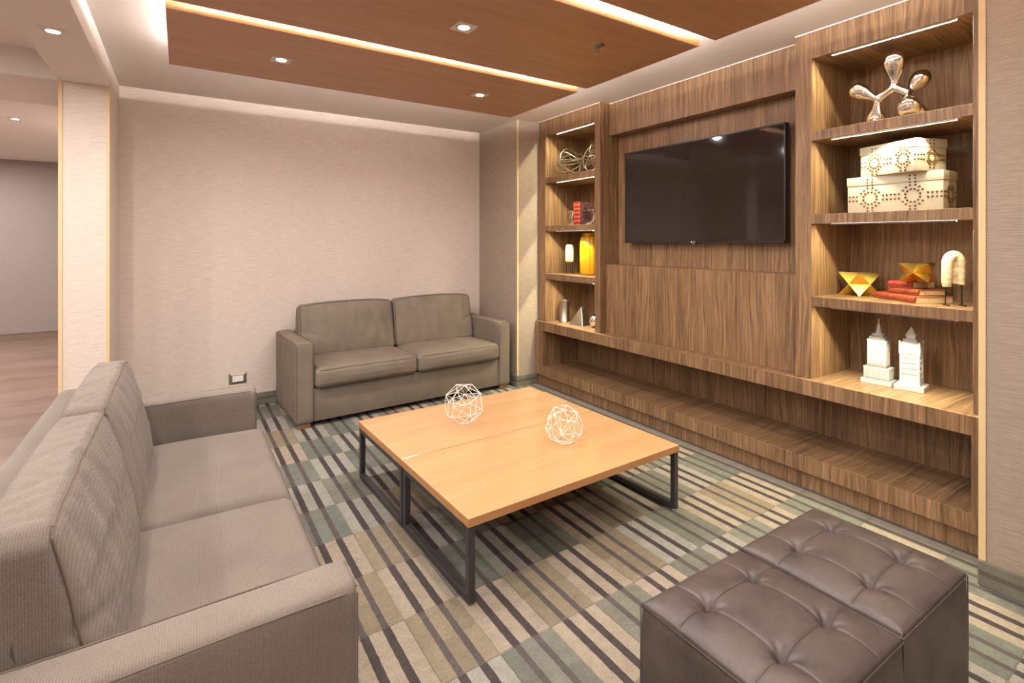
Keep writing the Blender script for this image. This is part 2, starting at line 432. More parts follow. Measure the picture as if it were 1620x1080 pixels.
obj('lower_panel', p(3.17, 3.60, 1.66, 3.365, .647, 1.249), 'walnut', t, 30)
bm = new()
for a in ((3.096, 3.0995, 3.365, 4.28), (3.208, 3.2115, 1.66, 3.365), (3.096, 3.0995, .76, 1.66)): bx(bm, *a, CZ-.006, CZ-.0005)
struct('gap_light_strip', bm, 'white')  # white strips stand in for the light line in the ceiling gap

# television
t = thing('television', 'large black flat television mounted on the walnut wall', 'television', (3.25, 2.505, 1.83))
y0, y1, z0, z1 = -.705, .705, -.389, .387
bm = box(0, .045, y0, y1, z0, z1, bev=.004)
obj('casing', bm, 'black', t)
fr = new(); e = .011
for a in ((y0, y1, z1-e, z1), (y0, y1, z0, z0+e*1.5), (y0, y0+e, z0, z1), (y1-e, y1, z0, z1)): bx(fr, -.005, .002, *a, bev=.001, seg=1)
obj('bezel', fr, 'black', t)
obj('screen', box(-.0015, .001, y0+e, y1-e, z0+e*1.5, z1-e), 'screen', t, 0)
obj('wall_mount', box(.045, .077, -.2, .2, -.15, .15, bev=.004), 'black', t)
fc = bpy.data.curves.new('logo_text', 'FONT'); fc.body = 'LG'; fc.size = .017; fc.extrude = .0004; fc.align_x = 'CENTER'
fo = bpy.data.objects.new('logo_text', fc); C.objects.link(fo); bpy.context.view_layer.update()
me = bpy.data.meshes.new_from_object(fo.evaluated_get(bpy.context.evaluated_depsgraph_get()))
bpy.data.objects.remove(fo)
bm = new(); bm.from_mesh(me)
for v in bm.verts: v.co = Vector((-.0056-v.co.z*.5, -v.co.x-.012, v.co.y+z0+.003))
r = bmesh.ops.create_cone(bm, cap_ends=True, segments=20, radius1=.0068, radius2=.0068, depth=.001)['verts']
for v in r: v.co = Vector((-.0056+v.co.z, v.co.x+.012, v.co.y+z0+.009))
obj('logo', bm, m_plain('pale_grey_print', L(205, 200, 196), .4), t, 0)
obj('sensor', box(-.004, .012, -.02, .012, z0-.008, z0, bev=.002), 'black', t)
obj('standby_light', box(-.0055, -.004, -.007, .0, z0-.006, z0-.003), 'red_led', t, 0)
obj('speaker_grille', box(-.002, .014, -.06, -.035, z0-.007, z0, bev=.002), 'black', t)

# ================================================================ CEILING PANELS + LIGHTS
PZ, PT = 2.53, .045
pans = [(2.855, 3.75), (1.82, 2.752), (.79, 1.717), (-.24, .688)]
labs = ['farthest reddish wooden ceiling panel, nearest the beige back wall', 'reddish wooden ceiling panel holding the sprinkler, second from the back wall',
        'third reddish wooden ceiling panel from the back wall, cropped at the top of the photo', 'wooden ceiling panel above the camera, beyond the top edge of the photo']
px0, px1 = -.058, 2.41
for (a, c_), lab in zip(pans, labs):
    t = thing('ceiling_panel', lab, 'ceiling panel', (px0, a, PZ), 0, 'wooden ceiling panels')
    W, D = px1-px0, c_-a
    obj('board', box(0, W, .006, D, 0, PT, bev=.0008, seg=1), 'sapele', t, 30)
    obj('lit_side', box(0, W, 0, .006, 0, PT, bev=.0008, seg=1), 'sapele_lit', t, 30)  # paler near side; glow from the gap lamps put into the colour
    bm = new()
    far_m = 'cove_soft' if c_ > 3.5 else 'cove'
    for a4_m, a4 in ((far_m, (.06, W-.06, D-.026, D-.018)), ('cove', (.06, W-.06, .022, .030)), ('cove_dim', (.018, .026, .04, D-.04)), ('cove_soft', (W-.026, W-.018, .04, D-.04))):
        obj('led_tape', box(*a4, PT, PT+.006), a4_m, t, 0)
    for hx in (.4, W-.4):
        for hy in (.2, D-.2): obj('hanger', box(hx-.01, hx+.01, hy-.01, hy+.01, PT, CZ-PZ), 'white', t, 0)

def downlight(x, y, z, label, wt=1.0, first=[None]):
    if first[0] is None:
        t = thing('downlight', label, 'ceiling light', (x, y, z), 0, 'square recessed downlights')
        s = .053; bm = new()
        # square plate with a round opening
        N = 32; ri = .03
        out = []; inn = []; inn2 = []
        for k in range(N):
            a = 2*PI*k/N; cx, cy = math.cos(a), math.sin(a); q = s/max(abs(cx), abs(cy))
            out.append((cx*q, cy*q)); inn.append((cx*ri, cy*ri))
        vo = [bm.verts.new((*p_, -.004)) for p_ in out]; vi = [bm.verts.new((*p_, -.004)) for p_ in inn]
        vt = [bm.verts.new((*p_, 0)) for p_ in out]; vj = [bm.verts.new((p_[0]*.93, p_[1]*.93, -.0015)) for p_ in inn]
        for k in range(N):
            j = (k+1) % N
            bm.faces.new((vo[k], vo[j], vi[j], vi[k])); bm.faces.new((vo[k], vt[k], vt[j], vo[j])); bm.faces.new((vi[k], vi[j], vj[j], vj[k]))
        bm.faces.new(vt)
        obj('trim_plate', bm, 'ceil', t, 30)
        for a4 in ((-.041, -.0395, -.02, .012), (.0395, .041, -.012, .02)): obj('spring_slot', box(*a4, -.0046, -.004), 'slot', t, 0)
        bm = new(); r = bmesh.ops.create_cone(bm, cap_ends=True, segments=24, radius1=.028, radius2=.028, depth=.001)['verts']
        for v in r: v.co.z -= .0023
        obj('lens', bm, 'lamp', t, 0)
        first[0] = t
    else: t = dup(first[0], (x, y, z), 0, label)
    l = area('downlight_lamp', (x, y, z-.006), .05, .05, DOWN_W*wt, DOWN_COL, shape='DISK', spread=math.radians(178))
    return t
H_ = 'square recessed downlight '
downlight(.502, 3.297, PZ, H_+'at the left of the farthest wooden ceiling panel')
downlight(1.848, 3.292, PZ, H_+'at the right of the farthest wooden ceiling panel')
downlight(1.198, 2.298, PZ, H_+'in the wooden panel that holds the sprinkler')
downlight(-.533, 3.386, 2.50, H_+'in the plain ceiling beam at the left', .8)
downlight(-1.355, 6.84, 2.65, H_+'in the ceiling of the room beyond the column', 2.2)
for x, y, z in ((.50, 1.25, PZ), (1.86, 1.25, PZ), (1.2, .2, PZ), (-.533, 1.4, 2.50), (-.533, -.6, 2.50), (-2.6, 1.4, CZ), (-2.6, 3.4, CZ), (-2.6, -1, CZ), (-4.6, 3.4, CZ), (-4.6, 0, CZ), (-1.5, 3.2, CZ), (-1.5, 1.4, CZ), (-3.4, 6.84, 2.65), (-2.4, 9.0, 2.65), (-4.4, 8.6, 2.65), (.6, -1.2, CZ), (2.0, -1.2, CZ)):  # unseen; the left area and lobby ones are added to brighten those parts
    downlight(x, y, z, 'unseen, assumed square recessed downlight outside the photo frame', 2.6 if y > 5 else (2.0 if x < -2 else (1.1 if x < -1 else .8)))

t = thing('fire_sprinkler', 'small chrome fire sprinkler under the wooden ceiling panel', 'sprinkler', (1.92, 2.105, PZ))
bm = lathe(new(), [(.002, 0), (.038, 0), (.037, -.004), (.024, -.008), (.011, -.009), (.002, -.009)], seg=24); obj('escutcheon', bm, 'brushed', t)
bm = lathe(new(), [(.009, -.008), (.009, -.02), (.006, -.022)], seg=12)
for s in (-1, 1): tube(bm, [(s*.005, 0, -.018), (s*.015, 0, -.028), (s*.013, 0, -.04), (s*.004, 0, -.05)], .002, 6)
tube(bm, [(0, 0, -.02), (0, 0, -.048)], .0022, 6); obj('sprinkler_frame', bm, 'brushed', t)
obj('deflector', lathe(new(), [(.002, -.05), (.014, -.051), (.013, -.053), (.002, -.053)], seg=16), 'brushed', t)

# ================================================================ SOFAS
def wr(p, f, amp, sx=1, sy=1, sz=1, seed=0):
    return noise.noise(Vector((p.x*sx*f+seed, p.y*sy*f+seed*2.1, p.z*sz*f-seed)))*amp
def ridge(a, b_, c_, k=5.0):
    # thin creases along the zero lines of a noise field
    return max(0, 1-abs(noise.noise(Vector((a, b_, c_))))*k)**2
def sofa(label, loc, rz, fab, seam, sd, deep=.80, bh=1.0, wrk=1.0, bf=.74):
    t = thing('sofa', label, 'sofa', loc, rz, 'two-seat sofas with square arms')
    obj('base_frame', box(-.872, .872, .02, .70, .04, .30, bev=.008), fab, t)
    obj('back_frame', soft(1.716, .085, bf, .026, 10, None, (0, deep-.0425, .05+bf/2)), fab, t, 60)
    for s in (-1, 1):
        def fa(p, u):
            if u.z > .5: p.z += .006*(1-u.x*u.x)-.004*math.sin((u.y+1)*2.2+s)
            p.x += wr(p, 5, .004, seed=sd+s); return p
        a = obj('armrest', soft(.135, deep, .625, .026, 16, fa, (s*.9375, deep/2, .3475)), fab, t, 60)
        bm = new()
        for q in (-1, 1):
            tube(bm, [(s*.9375+q*.0655, y, .652+.002*math.sin(y*9)) for y in [.03+i*(deep-.06)/14 for i in range(15)]], .0022, 6)
            tube(bm, [(s*.9375+q*.0625, .0035, z) for z in (.07, .3, .5, .645)], .0018, 6)
        tube(bm, [(s*.9375-.055, .003, .655), (s*.9375+.055, .003, .655)], .0018, 6)
        obj('seam', bm, seam, a)
    for s in (-1, 1):
        def fs(p, u):
            m = max(0, (1-u.x**4))*max(0, (1-u.y**4))
            if u.z > 0:
                p.z += .020*m*u.z + wr(p, 6, .006, sx=1, sy=.5, seed=sd+s*3)
                p.z -= wrk*.0022*ridge(p.x*3+4*s, p.y*13, sd)*max(0, 1-u.x**4)*u.z
            if u.y < -.6: p.y -= .012*(1-u.x**2)*(1-abs(u.z)) ; p.z += wr(p, 9, .004, seed=sd+s)
            p.x += .004*wr(p, 8, 1, seed=sd); return p
        c = obj('seat_cushion', soft(.866, .60, .158, .045, 50, fs, (s*.4345, .27, .3785)), fab, t, 70)
        bm = new(); yy = -.026
        tube(bm, [(s*.4345+x, yy+.004, .443) for x in (-.40, -.2, 0, .2, .40)], .0018, 6)
        tube(bm, [(s*.4345+x, yy+.004, .313) for x in (-.40, -.2, 0, .2, .40)], .0018, 6)
        obj('seam', bm, seam, c)
    for s in (-1, 1):
        z0_, hh = .445, .445*bh
        def fb(p, u, s=s):
            tt = (p.z+hh/2)/hh
            yf = .455+.10*tt; yb = deep-.095-.03*max(0, tt-.75)/.25
            y = yf+(p.y/.24+.5)*(yb-yf)
            m = max(0, (1-u.x**4))*max(0, (1-u.z**2))
            if u.y < 0:
                y -= .035*m
                y += wr(p, 9, .008*(1-u.x**6), sx=2.0, sz=.6, seed=sd+s*2)
                # long creases that fan down from the seam
                y += wrk*.0050*ridge(p.x*9+p.z*5, p.z*2.2, sd+s, 3.5)*max(0, 1-u.x**8)*max(0, .35+.65*tt)
                y += wrk*.0030*ridge(p.x*20-p.z*6, p.z*3, sd+s*4, 3.5)*max(0, 1-u.x**8)
                y += .010*math.exp(-((p.z+.10-abs(p.x)*.25)/.02)**2)*max(0, u.x*s)**2
            z = p.z
            if u.z > .3:
                z += .024*(1-abs(u.x)**3)*(1-.3*u.y)
                z -= wrk*.0055*ridge(p.x*11+p.y*2, p.y*3.5, sd+s*7, 3.5)*max(0, 1-u.x**8)*max(0, 1-u.y**6)*u.z
                z -= wrk*.0028*ridge(p.x*26-p.y*5, p.y*6, sd+s*2, 3.5)*max(0, 1-u.x**8)*max(0, 1-u.y**6)*u.z
            x = p.x*(1-.015*tt)
            return Vector((x, y, z))
        c = obj('back_cushion', soft(.868, .24, hh, .040, 84, fb, (s*.4345, 0, z0_+hh/2)), fab, t, 70)
        # piping that follows the front upper edge of the cushion
        bm = new(); sm = []
        for i in range(41):
            xx = (-1+2*i/40)*.418; q = .0105
            v = fb(Vector((xx, -.12+q, hh/2-q)), Vector((xx/.434, -.92, .92)))
            sm.append(v+Vector((s*.4345, 0, z0_+hh/2)))
        sm = [sum((sm[max(0, min(40, i+d))] for d in (-2, -1, 0, 1, 2)), Vector())/5 for i in range(41)]
        tube(bm, sm, .0026, 6)
        for e_ in (-1, 1):
            sv = []
            for i in range(21):
                zz = hh/2-.0105-(hh-.03)*i/20
                v = fb(Vector((e_*.4235, -.12+.0105, zz)), Vector((e_*.975, -.95, zz/(hh/2))))
                sv.append(v+Vector((s*.4345, 0, z0_+hh/2)))
            sv = [(sm[-1] if e_ > 0 else sm[0])]+[sum((sv[max(0, min(20, i+d))] for d in (-2, -1, 0, 1, 2)), Vector())/5 for i in range(21)]
            tube(bm, sv, .0022, 6)
        obj('seam', bm, seam, c)
    for sx in (-1, 1):
        for y in (.045, deep-.07):
            obj('leg', box(sx*.94-.045, sx*.94+.045, y-.03, y+.03, 0, .04, bev=.002), 'foot', t)
    return t
sofa('woven taupe two-seat sofa in the left foreground', (.345, 2.182, 0), PI/2, 'taupe_fab', 'seam', 3.1)
sofa('grey-brown two-seat sofa against the beige back wall', (1.748, 4.235, 0), .045, 'grey_fab', 'seam2', 9.7, .775, 1.0, .6, .62)

# ================================================================ COFFEE TABLES
def coffee_table(loc, rz, label):
    t = thing('coffee_table', label, 'table', loc, rz, 'two low tables pushed together')
    W, D = 1.31, .676
    obj('tabletop', box(0, W, 0, D, .3162, .352, bev=.0015, seg=2), 'maple', t, 0)
    bm = new(); h = .0005
    for a in ((.001, W-.001, -h, .002), (.001, W-.001, D-.002, D+h)): bx(bm, *a, .3175, .3505)
    for a in ((-h, .002, .001, D-.001), (W-.002, W+h, .001, D-.001)): bx(bm, *a, .3175, .3505)
    obj('edge_band', bm, 'maple_edge', t, 0)
    r = .03
    for x0 in (.004, W-.034):
        bm = new()
        bx(bm, x0, x0+r, .004, .004+r, .008, .316, bev=.002, seg=1); bx(bm, x0, x0+r, D-.004-r, D-.004, .008, .316, bev=.002, seg=1)
        bx(bm, x0, x0+r, .004+r, D-.004-r, .008, .038, bev=.002, seg=1); bx(bm, x0, x0+r, .004+r, D-.004-r, .286, .316, bev=.002, seg=1)
        f = obj('leg_frame', bm, 'steel', t, 30)
        for y in (.02, D-.02):
            g = lathe(new(), [(.010, 0), (.012, .002), (.009, .008)], (x0+r/2, y, 0), 14); obj('glide', g, 'brushed', f)
    return t
TR = .030
tx, ty = .957, 1.797
coffee_table((tx, ty, 0), TR, 'nearer of the two low maple tables, dark steel frame')
coffee_table((tx-math.sin(TR)*.681, ty+math.cos(TR)*.681, 0), TR, 'farther of the two low maple tables, beside the grey-brown sofa')

def geo_sphere(loc, R, seed, label, wr_=.0017):
    rnd = random.Random(seed)
    n = 26; V = []
    for i in range(n):
        z = 1-2*(i+.5)/n; a = i*2.39996+rnd.uniform(-.22, .22); q = math.sqrt(1-z*z)
        V.append(Vector((q*math.cos(a), q*math.sin(a), z)).normalized()*R)
    rot = Matrix.Rotation(rnd.random()*3, 3, 'Z') @ Matrix.Rotation(.3+rnd.random(), 3, 'X')
    V = [rot @ v for v in V]
    bm = new(); vs = [bm.verts.new(v) for v in V]
    bmesh.ops.convex_hull(bm, input=vs); bm.verts.index_update()
    V = [v.co.copy() for v in bm.verts]
    E = [(e.verts[0].index, e.verts[1].index) for e in bm.edges]; bm.free()
    zm = min(v.z for v in V)
    out = new()
    for i, (a, b_) in enumerate(E):
        if rnd.random() < .08: continue
        tube(out, [V[a], V[b_]], wr_, 5)
    for v in V:
        s = bmesh.ops.create_icosphere(out, subdivisions=1, radius=wr_*1.35)['verts']
        for q in s: q.co += v
    for v in out.verts: v.co.z += -zm+wr_
    o = obj('wire_sphere', out, 'white_wire', None, 0); o.location = loc
    tag(o, label, 'ornament', 'white wire spheres on the coffee tables'); return o
geo_sphere((1.44, 2.757, .3522), .122, 3, 'larger white wire sphere on the farther coffee table')
geo_sphere((1.765, 2.205, .3522), .105, 8, 'smaller white wire sphere near the seam of the nearer coffee table')

# ================================================================ OTTOMANS
def ottoman(loc, label, src=None):
    t = thing('ottoman', label, 'ottoman', loc, 0, 'brown leather cube ottomans') if src is None else dup(src, loc, 0, label)
    if src: return t
    S, HT = .47, .43
    btn = [(-.108, -.104), (.108, -.104), (-.108, .104), (.108, .104)]
    bm = new(); N = 150; g = []
    def hz(x, y):
        u, v = 2*x/S, 2*y/S
        z = .024*(1-u**4)*(1-v**4)
        for bx_, by in btn:
            d = math.hypot(x-bx_, y-by); z -= .022*math.exp(-(d/.016)**2)+.014*math.exp(-(d/.042)**2)
            # pleats that run out from every button
            an = math.atan2(y-by, x-bx_); z += .0016*math.cos(an*7+bx_*30)*math.exp(-((d-.03)/.018)**2)
        for q, r_ in ((x, 1), (y, 1)):
            for c0 in (-.106, .106):
                z -= .0030*math.exp(-((q-c0)/.003)**2)+.0012*math.exp(-((q-c0)/.014)**2)
        z += noise.noise(Vector((x*11+loc[0]*3, y*11, 1)))*.003
        e = max(abs(u), abs(v))
        if e > .9: z -= .010*((e-.9)/.1)**2
        return z
    for i in range(N+1):
        row = []
        for j in range(N+1):
            x = (i/N-.5)*(S-.008); y = (j/N-.5)*(S-.008)
            row.append(bm.verts.new((x, y, HT-.008+hz(x, y))))
        g.append(row)
    for i in range(N):
        for j in range(N): bm.faces.new((g[i][j], g[i+1][j], g[i+1][j+1], g[i][j+1]))
    # skirt of the lid
    ring = [g[i][0] for i in range(N)]+[g[N][j] for j in range(N)]+[g[i][N] for i in range(N, 0, -1)]+[g[0][j] for j in range(N, 0, -1)]
    low = [bm.verts.new((v.co.x*.998, v.co.y*.998, HT-.030)) for v in ring]
    for k in range(len(ring)):
        j = (k+1) % len(ring); bm.faces.new((ring[k], ring[j], low[j], low[k]))
    bm.faces.new(low[::-1])
    lid = obj('padded_top', bm, 'leather', t, 60)
    for bx_, by in btn:
        q = lathe(new(), [(.001, -.004), (.010, -.004), (.0115, 0), (.009, .004), (.001, .0055)], (bx_, by, HT-.008+hz(bx_, by)+.003), 16)
        obj('button', q, 'leather', lid)
    st = new(); hs = S/2-.012
    for c0 in (-.106, .106):
        for ax in (0, 1):
            ln = []
            for i in range(81):
                q = -hs+2*hs*i/80; x, y = (c0, q) if ax == 0 else (q, c0)
                ln.append((x, y, HT-.008+hz(x, y)+.0002))
            tube(st, ln, .0011, 5)
    obj('seam_shade', st, 'leather_seam_shade', lid)  # dark tubes put in for the shade of the narrow seam grooves
    def fo_(p, u):
        k = (1-u.z*u.z)*.004
        p.x += math.copysign(k, p.x) if abs(u.x) > .99 else 0; p.y += math.copysign(k, p.y) if abs(u.y) > .99 else 0
        return p+Vector((wr(p, 7, .003, seed=2), wr(p, 7, .003, seed=5), 0))
    obj('box_base', soft(S-.004, S-.004, HT-.035, .006, 14, fo_, (0, 0, (HT-.035)/2+.005)), 'leather', t, 60)
    h = S/2-.0005; bm = new()
    z = HT-.022
    tube(bm, [(-h, -h, z), (h, -h, z), (h, h, z), (-h, h, z)], .0022, 6, closed=True)
    for sx in (-1, 1):
        for sy in (-1, 1): tube(bm, [(sx*h, sy*h, .01), (sx*(h+.001), sy*(h+.001), .2), (sx*h, sy*h, z)], .0018, 6)
    obj('piping', bm, 'leather_pipe', t)
    bm = new()
    for sx in (-1, 1):
        for sy in (-1, 1): bx(bm, sx*.2-.02, sx*.2+.02, sy*.2-.02, sy*.2+.02, 0, .006)
    obj('foot_pads', bm, 'black', t, 0)
    return t
o1 = ottoman((1.345, .800, 0), 'nearer brown leather cube ottoman, cropped by the bottom edge of the photo')
ottoman((1.828, .805, 0), 'brown leather cube ottoman on the side towards the walnut cabinet', o1)

# ================================================================ WALL OUTLET
t = thing('wall_outlet', 'white duplex outlet in a bronze cover plate low on the back wall', 'outlet', (.421, 5.07, .256))
bm = new(); w2, h2 = .069, .049
va = [bm.verts.new((x, -.001, z)) for x, z in ((-w2, -h2), (w2, -h2), (w2, h2), (-w2, h2))]
vb = [bm.verts.new((x*.66, -.011, z*.62)) for x, z in ((-w2, -h2), (w2, -h2), (w2, h2), (-w2, h2))]
for k in range(4): bm.faces.new((va[k], va[(k+1) % 4], vb[(k+1) % 4], vb[k]))
bm.faces.new(vb); bm.faces.new(va[::-1]); obj('cover_plate', bm, 'plate', t, 20)
obj('receptacle', box(-.042, .042, -.014, -.010, -.025, .025, bev=.001, seg=1), 'white', t, 30)
bm = new()
for cx in (-.021, .021):
    for dx, dz in ((-.006, .007), (-.006, -.007)): bx(bm, cx+dx-.004, cx+dx+.004, -.0145, -.0139, dz-.0012, dz+.0012)
    bx(bm, cx+.007, cx+.011, -.0145, -.0139, -.002, .002)
obj('socket_slots', bm, 'slot', t, 0)

# ================================================================ SHELF ORNAMENTS — RIGHT CABINET
# polished sculpture: teardrop arms merged into one surface
def merged(name, arms, m, voxel=.0032, its=3):
    bm = new()
    for pts, rr in arms: tube(bm, pts, rr, 20)
    me = bpy.data.meshes.new(name); bm.to_mesh(me); bm.free()
    o = bpy.data.objects.new(name, me); C.objects.link(o)
    md = o.modifiers.new('merge', 'REMESH'); md.mode = 'VOXEL'; md.voxel_size = voxel
    sm_ = o.modifiers.new('relax', 'SMOOTH'); sm_.factor = .8; sm_.iterations = its
    bpy.context.view_layer.update()
    ev = bpy.data.meshes.new_from_object(o.evaluated_get(bpy.context.evaluated_depsgraph_get()))
    bpy.data.objects.remove(o); bm = new(); bm.from_mesh(ev)
    return obj(name, bm, m, None, 180)
base = Vector((3.25, 1.20, 2.095))
J1 = Vector((3.25, 1.286, 2.238)); J2 = Vector((3.25, 1.208, 2.284)); J3 = Vector((3.25, 1.145, 2.240))
arms = []
for A_, B_ in ((J1, J2), (J2, J3)):
    P_ = [A_.lerp(B_, i/10)-base for i in range(11)]; arms.append((P_, [.021+.004*abs(i/5-1)**2 for i in range(11)]))
for e_, r_, j_ in (((3.245, 1.382, 2.308), .040, J1), ((3.25, 1.296, 2.118), .042, J1), ((3.25, 1.204, 2.430), .050, J2),
                   ((3.32, 1.112, 2.318), .043, J3), ((3.175, 1.114, 2.146), .045, J3), ((3.36, 1.125, 2.118), .042, J3)):
    e_ = Vector(e_); r_ *= 1.14; d_ = (e_-j_); L_ = d_.length; d_.normalize(); P_ = []; rr = []
    for i in range(34):
        q = (L_+r_)*i/33*.999
        if q < L_: t_ = max(0, (q/L_-.2)/.8); r1 = .0185+(r_-.0185)*math.sin(PI/2*t_)**1.5
        else: r1 = max(.0015, math.sqrt(max(0, r_*r_-(q-L_)**2)))
        P_.append(j_+d_*q-base); rr.append(r1)
    arms.append((P_, rr))
sc = merged('sculpture', arms, 'chrome')
for v in sc.data.vertices:
    if v.co.z < 0: v.co.z = 0
sc.location = base+Vector((0, 0, .0006)); tag(sc, 'polished silver sculpture of branching rounded bulbs on the top right shelf', 'sculpture')

# studded cream boxes
def stud_box(loc, rz, W, D, Hh, lid, label, front, side):
    # local: x runs along the long front face (front face at y=0, facing -y), y is depth
    t = thing('storage_box', label, 'box', loc, rz, 'cream boxes with brass studs')
    obj('box_body', box(0, W, 0, D, 0, Hh-lid, bev=.002), 'cream_box', t)
    obj('box_lid', box(-.003, W+.003, -.003, D+.003, Hh-lid+.001, Hh, bev=.002), 'cream_box', t)
    bm = new()
    def stud(p, n):
        r = bmesh.ops.create_icosphere(bm, subdivisions=1, radius=.0062)['verts']
        for v in r: v.co = Vector(p)+v.co*(1 if True else 1)
    def pattern(L_, cs, put, zc, R1, R2, n1=8, zt=Hh):
        for c0 in cs:
            for k in range(12):
                a = 2*PI*(k+.5)/12; put(c0+R1*math.cos(a), zc+R1*math.sin(a))
            for k in range(16):
                a = 2*PI*(k+.5)/16
                if abs(math.cos(a)) < .96 and abs(math.sin(a)) < .96: put(c0+R2*math.cos(a), zc+R2*math.sin(a))
            for sx in (-1, 1):
                z = zc+R2+.002
                while z < zt-.004: put(c0+sx*.012, z); z += .0165
                z = zc-R2-.002
                while z > .006: put(c0+sx*.012, z); z -= .0165
        xs = []; q = .012
        while q < L_-.006: xs.append(q); q += .0185
        for x in xs:
            if all(abs(x-c0) > R2+.006 for c0 in cs):
                for s in (-1, 1): put(x, zc+s*.012)
    R1, R2 = front[1], front[2]
    pattern(W, front[0], lambda a, z: stud((a, -.0015, z), 0), front[3], R1, R2)
    for xs_ in side: pattern(D, [D/2], lambda a, z: stud((xs_, a, z), 0), front[3], R1*.8, R2*.8)
    obj('studs', bm, 'stud', t)
    return t
# long box: front face looks towards -X; local x -> world +Y reversed
stud_box((3.235, 1.432, 1.6105), -PI/2-.02, .445, .17, .204, .05, 'long lower cream box with brass studs on the second right shelf',
         ([.115, .315], .034, .053, .083), [.447])
stud_box((3.252, 1.372, 1.8152), -PI/2-.33, .315, .20, .166, .045, 'shorter cream box with brass studs, stacked askew on the long cream box',
         ([.085, .245], .028, .044, .07), [.317])

# gold stellated solids
def star(loc, a_, Hh, rz, label):
    # two interpenetrating tetrahedra on the corners of an upright box
    bm = new(); q = a_/2
    for s in (1, -1):
        P = [(q, q*s, Hh), (-q, -q*s, Hh), (q, -q*s, 0), (-q, q*s, 0)]
        V = [bm.verts.new(p_) for p_ in P]
        for f in ((0, 1, 2), (0, 1, 3), (0, 2, 3), (1, 2, 3)): bm.faces.new([V[i] for i in f])
    o = obj('star_ornament', bm, 'gold', None, 0); o.location = loc; o.rotation_euler = (0, 0, rz)
    return tag(o, label, 'ornament', 'gold star ornaments on the right cabinet')
star((3.42, 1.45, 1.1306), .152, .137, math.radians(-22), 'gold star ornament standing directly on the right cabinet shelf')

# books
def book(name, loc, rz, Ln, Wd, T, cov, label, group, pages='pages'):
    # spine along x at y=0, fore edge at y=Wd, lying flat
    t = thing(name, label, 'book', loc, rz, group)
    c = .003; bm = new()
    bx(bm, 0, Ln, .004, Wd, 0, c, bev=.0008, seg=1); bx(bm, 0, Ln, .004, Wd, T-c, T, bev=.0008, seg=1)
    # rounded spine
    pr = [(.006-.012*math.sin(PI*k/8), T/2-T/2*math.cos(PI*k/8)) for k in range(9)]
    A = [bm.verts.new((0, y, z)) for y, z in pr]; B = [bm.verts.new((Ln, y, z)) for y, z in pr]
    for k in range(8): bm.faces.new((A[k], A[k+1], B[k+1], B[k]))
    bm.faces.new(A); bm.faces.new(B[::-1])
    for k in range(1, 5): tube(bm, [(Ln*k/5, y-.0004, z) for y, z in pr[1:8]], .0016, 5)
    obj('cover', bm, cov, t, 40)
    obj('pages', box(.004, Ln-.004, .005, Wd-.005, c, T-c), pages, t, 0)
    return t
G = 'old books stacked on the right cabinet'
a1 = math.atan2(1.09-1.344, 3.184-3.344)
book('book', (3.352, 1.348, 1.1302), a1, .30, .205, .036, 'orange', 'largest orange-red leather book at the bottom of the stack', G)
book('book', (3.335, 1.265, 1.1672), a1+.10, .185, .17, .031, 'orange', 'middle book of the stack with a red spine and tan pages', G)
book('book', (3.322, 1.262, 1.1988), a1+.32, .125, .19, .036, 'red', 'topmost book of the stack, red spine, below the small gold star', G)
star((3.315, 1.128, 1.2362), .128, .100, math.radians(5), 'smaller gold star ornament on top of the stacked books')

# arch figurine on thin legs
def arch_figure(loc, rz, label, s=1.0, solid=True):
    t = thing('figurine', label, 'ornament', loc, rz, None)
    # body: flattened arch swept along an inverted U, infilled by a thinner wall
    z0_, w_, h_ = .105*s, .078*s, .175*s
    path = []; rr = []
    for k in range(5): path.append((-w_*.36, 0, z0_-(.012*s if k == 0 else 0)+k*h_*.14)); rr.append(.017*s if k == 0 else .021*s)
    for k in range(1, 12):
        a = PI-PI*k/12; path.append((w_*.36*math.cos(a), 0, z0_+h_*.56+w_*.62*math.sin(a))); rr.append(.023*s)
    for k in range(5): path.append((w_*.37, 0, z0_+h_*.56-k*h_*.14)); rr.append(.019*s)
    path = [Vector(q) for q in path]
    for it in range(4): path = [path[0]]+[(path[i-1]+path[i]*2+path[i+1])/4 for i in range(1, len(path)-1)]+[path[-1]]
    rr[-1] = rr[-2] = .017*s
    bm = tube(new(), path, rr, 16)
    for v in bm.verts: v.co.y *= 1.25
    obj('stone_body', bm, 'stone', t, 80)
    bm = new(); n = 14; pr = [(-w_*.36, z0_+.004)]+[(w_*.36*math.cos(PI-PI*k/n), z0_+h_*.56+w_*.62*math.sin(PI*k/n)) for k in range(n+1)]+[(w_*.40, z0_+.004)]
    F = [bm.verts.new((x, -.012*s, z)) for x, z in pr]; Bk = [bm.verts.new((x, .014*s, z)) for x, z in pr]
    bm.faces.new(F); bm.faces.new(Bk[::-1])
    for k in range(len(pr)): bm.faces.new((F[k], F[(k+1) % len(pr)], Bk[(k+1) % len(pr)], Bk[k]))
    obj('stone_infill', bm, 'stone', t, 30)
    for sx in (-1, 1):
        bm = tube(new(), [(sx*.034*s, 0, .004), (sx*.034*s, 0, z0_+.01)], .0032*s, 8)
        tube(bm, [(sx*.034*s, -.035*s, .0035), (sx*.034*s, .02*s, .0035)], .0032*s, 8)
        obj('leg', bm, 'black', t)
    return t
arch_figure((3.255, .955, 1.1302), -PI/2+.75, 'large striped stone arch figurine on thin black legs beside the books', 1.02)

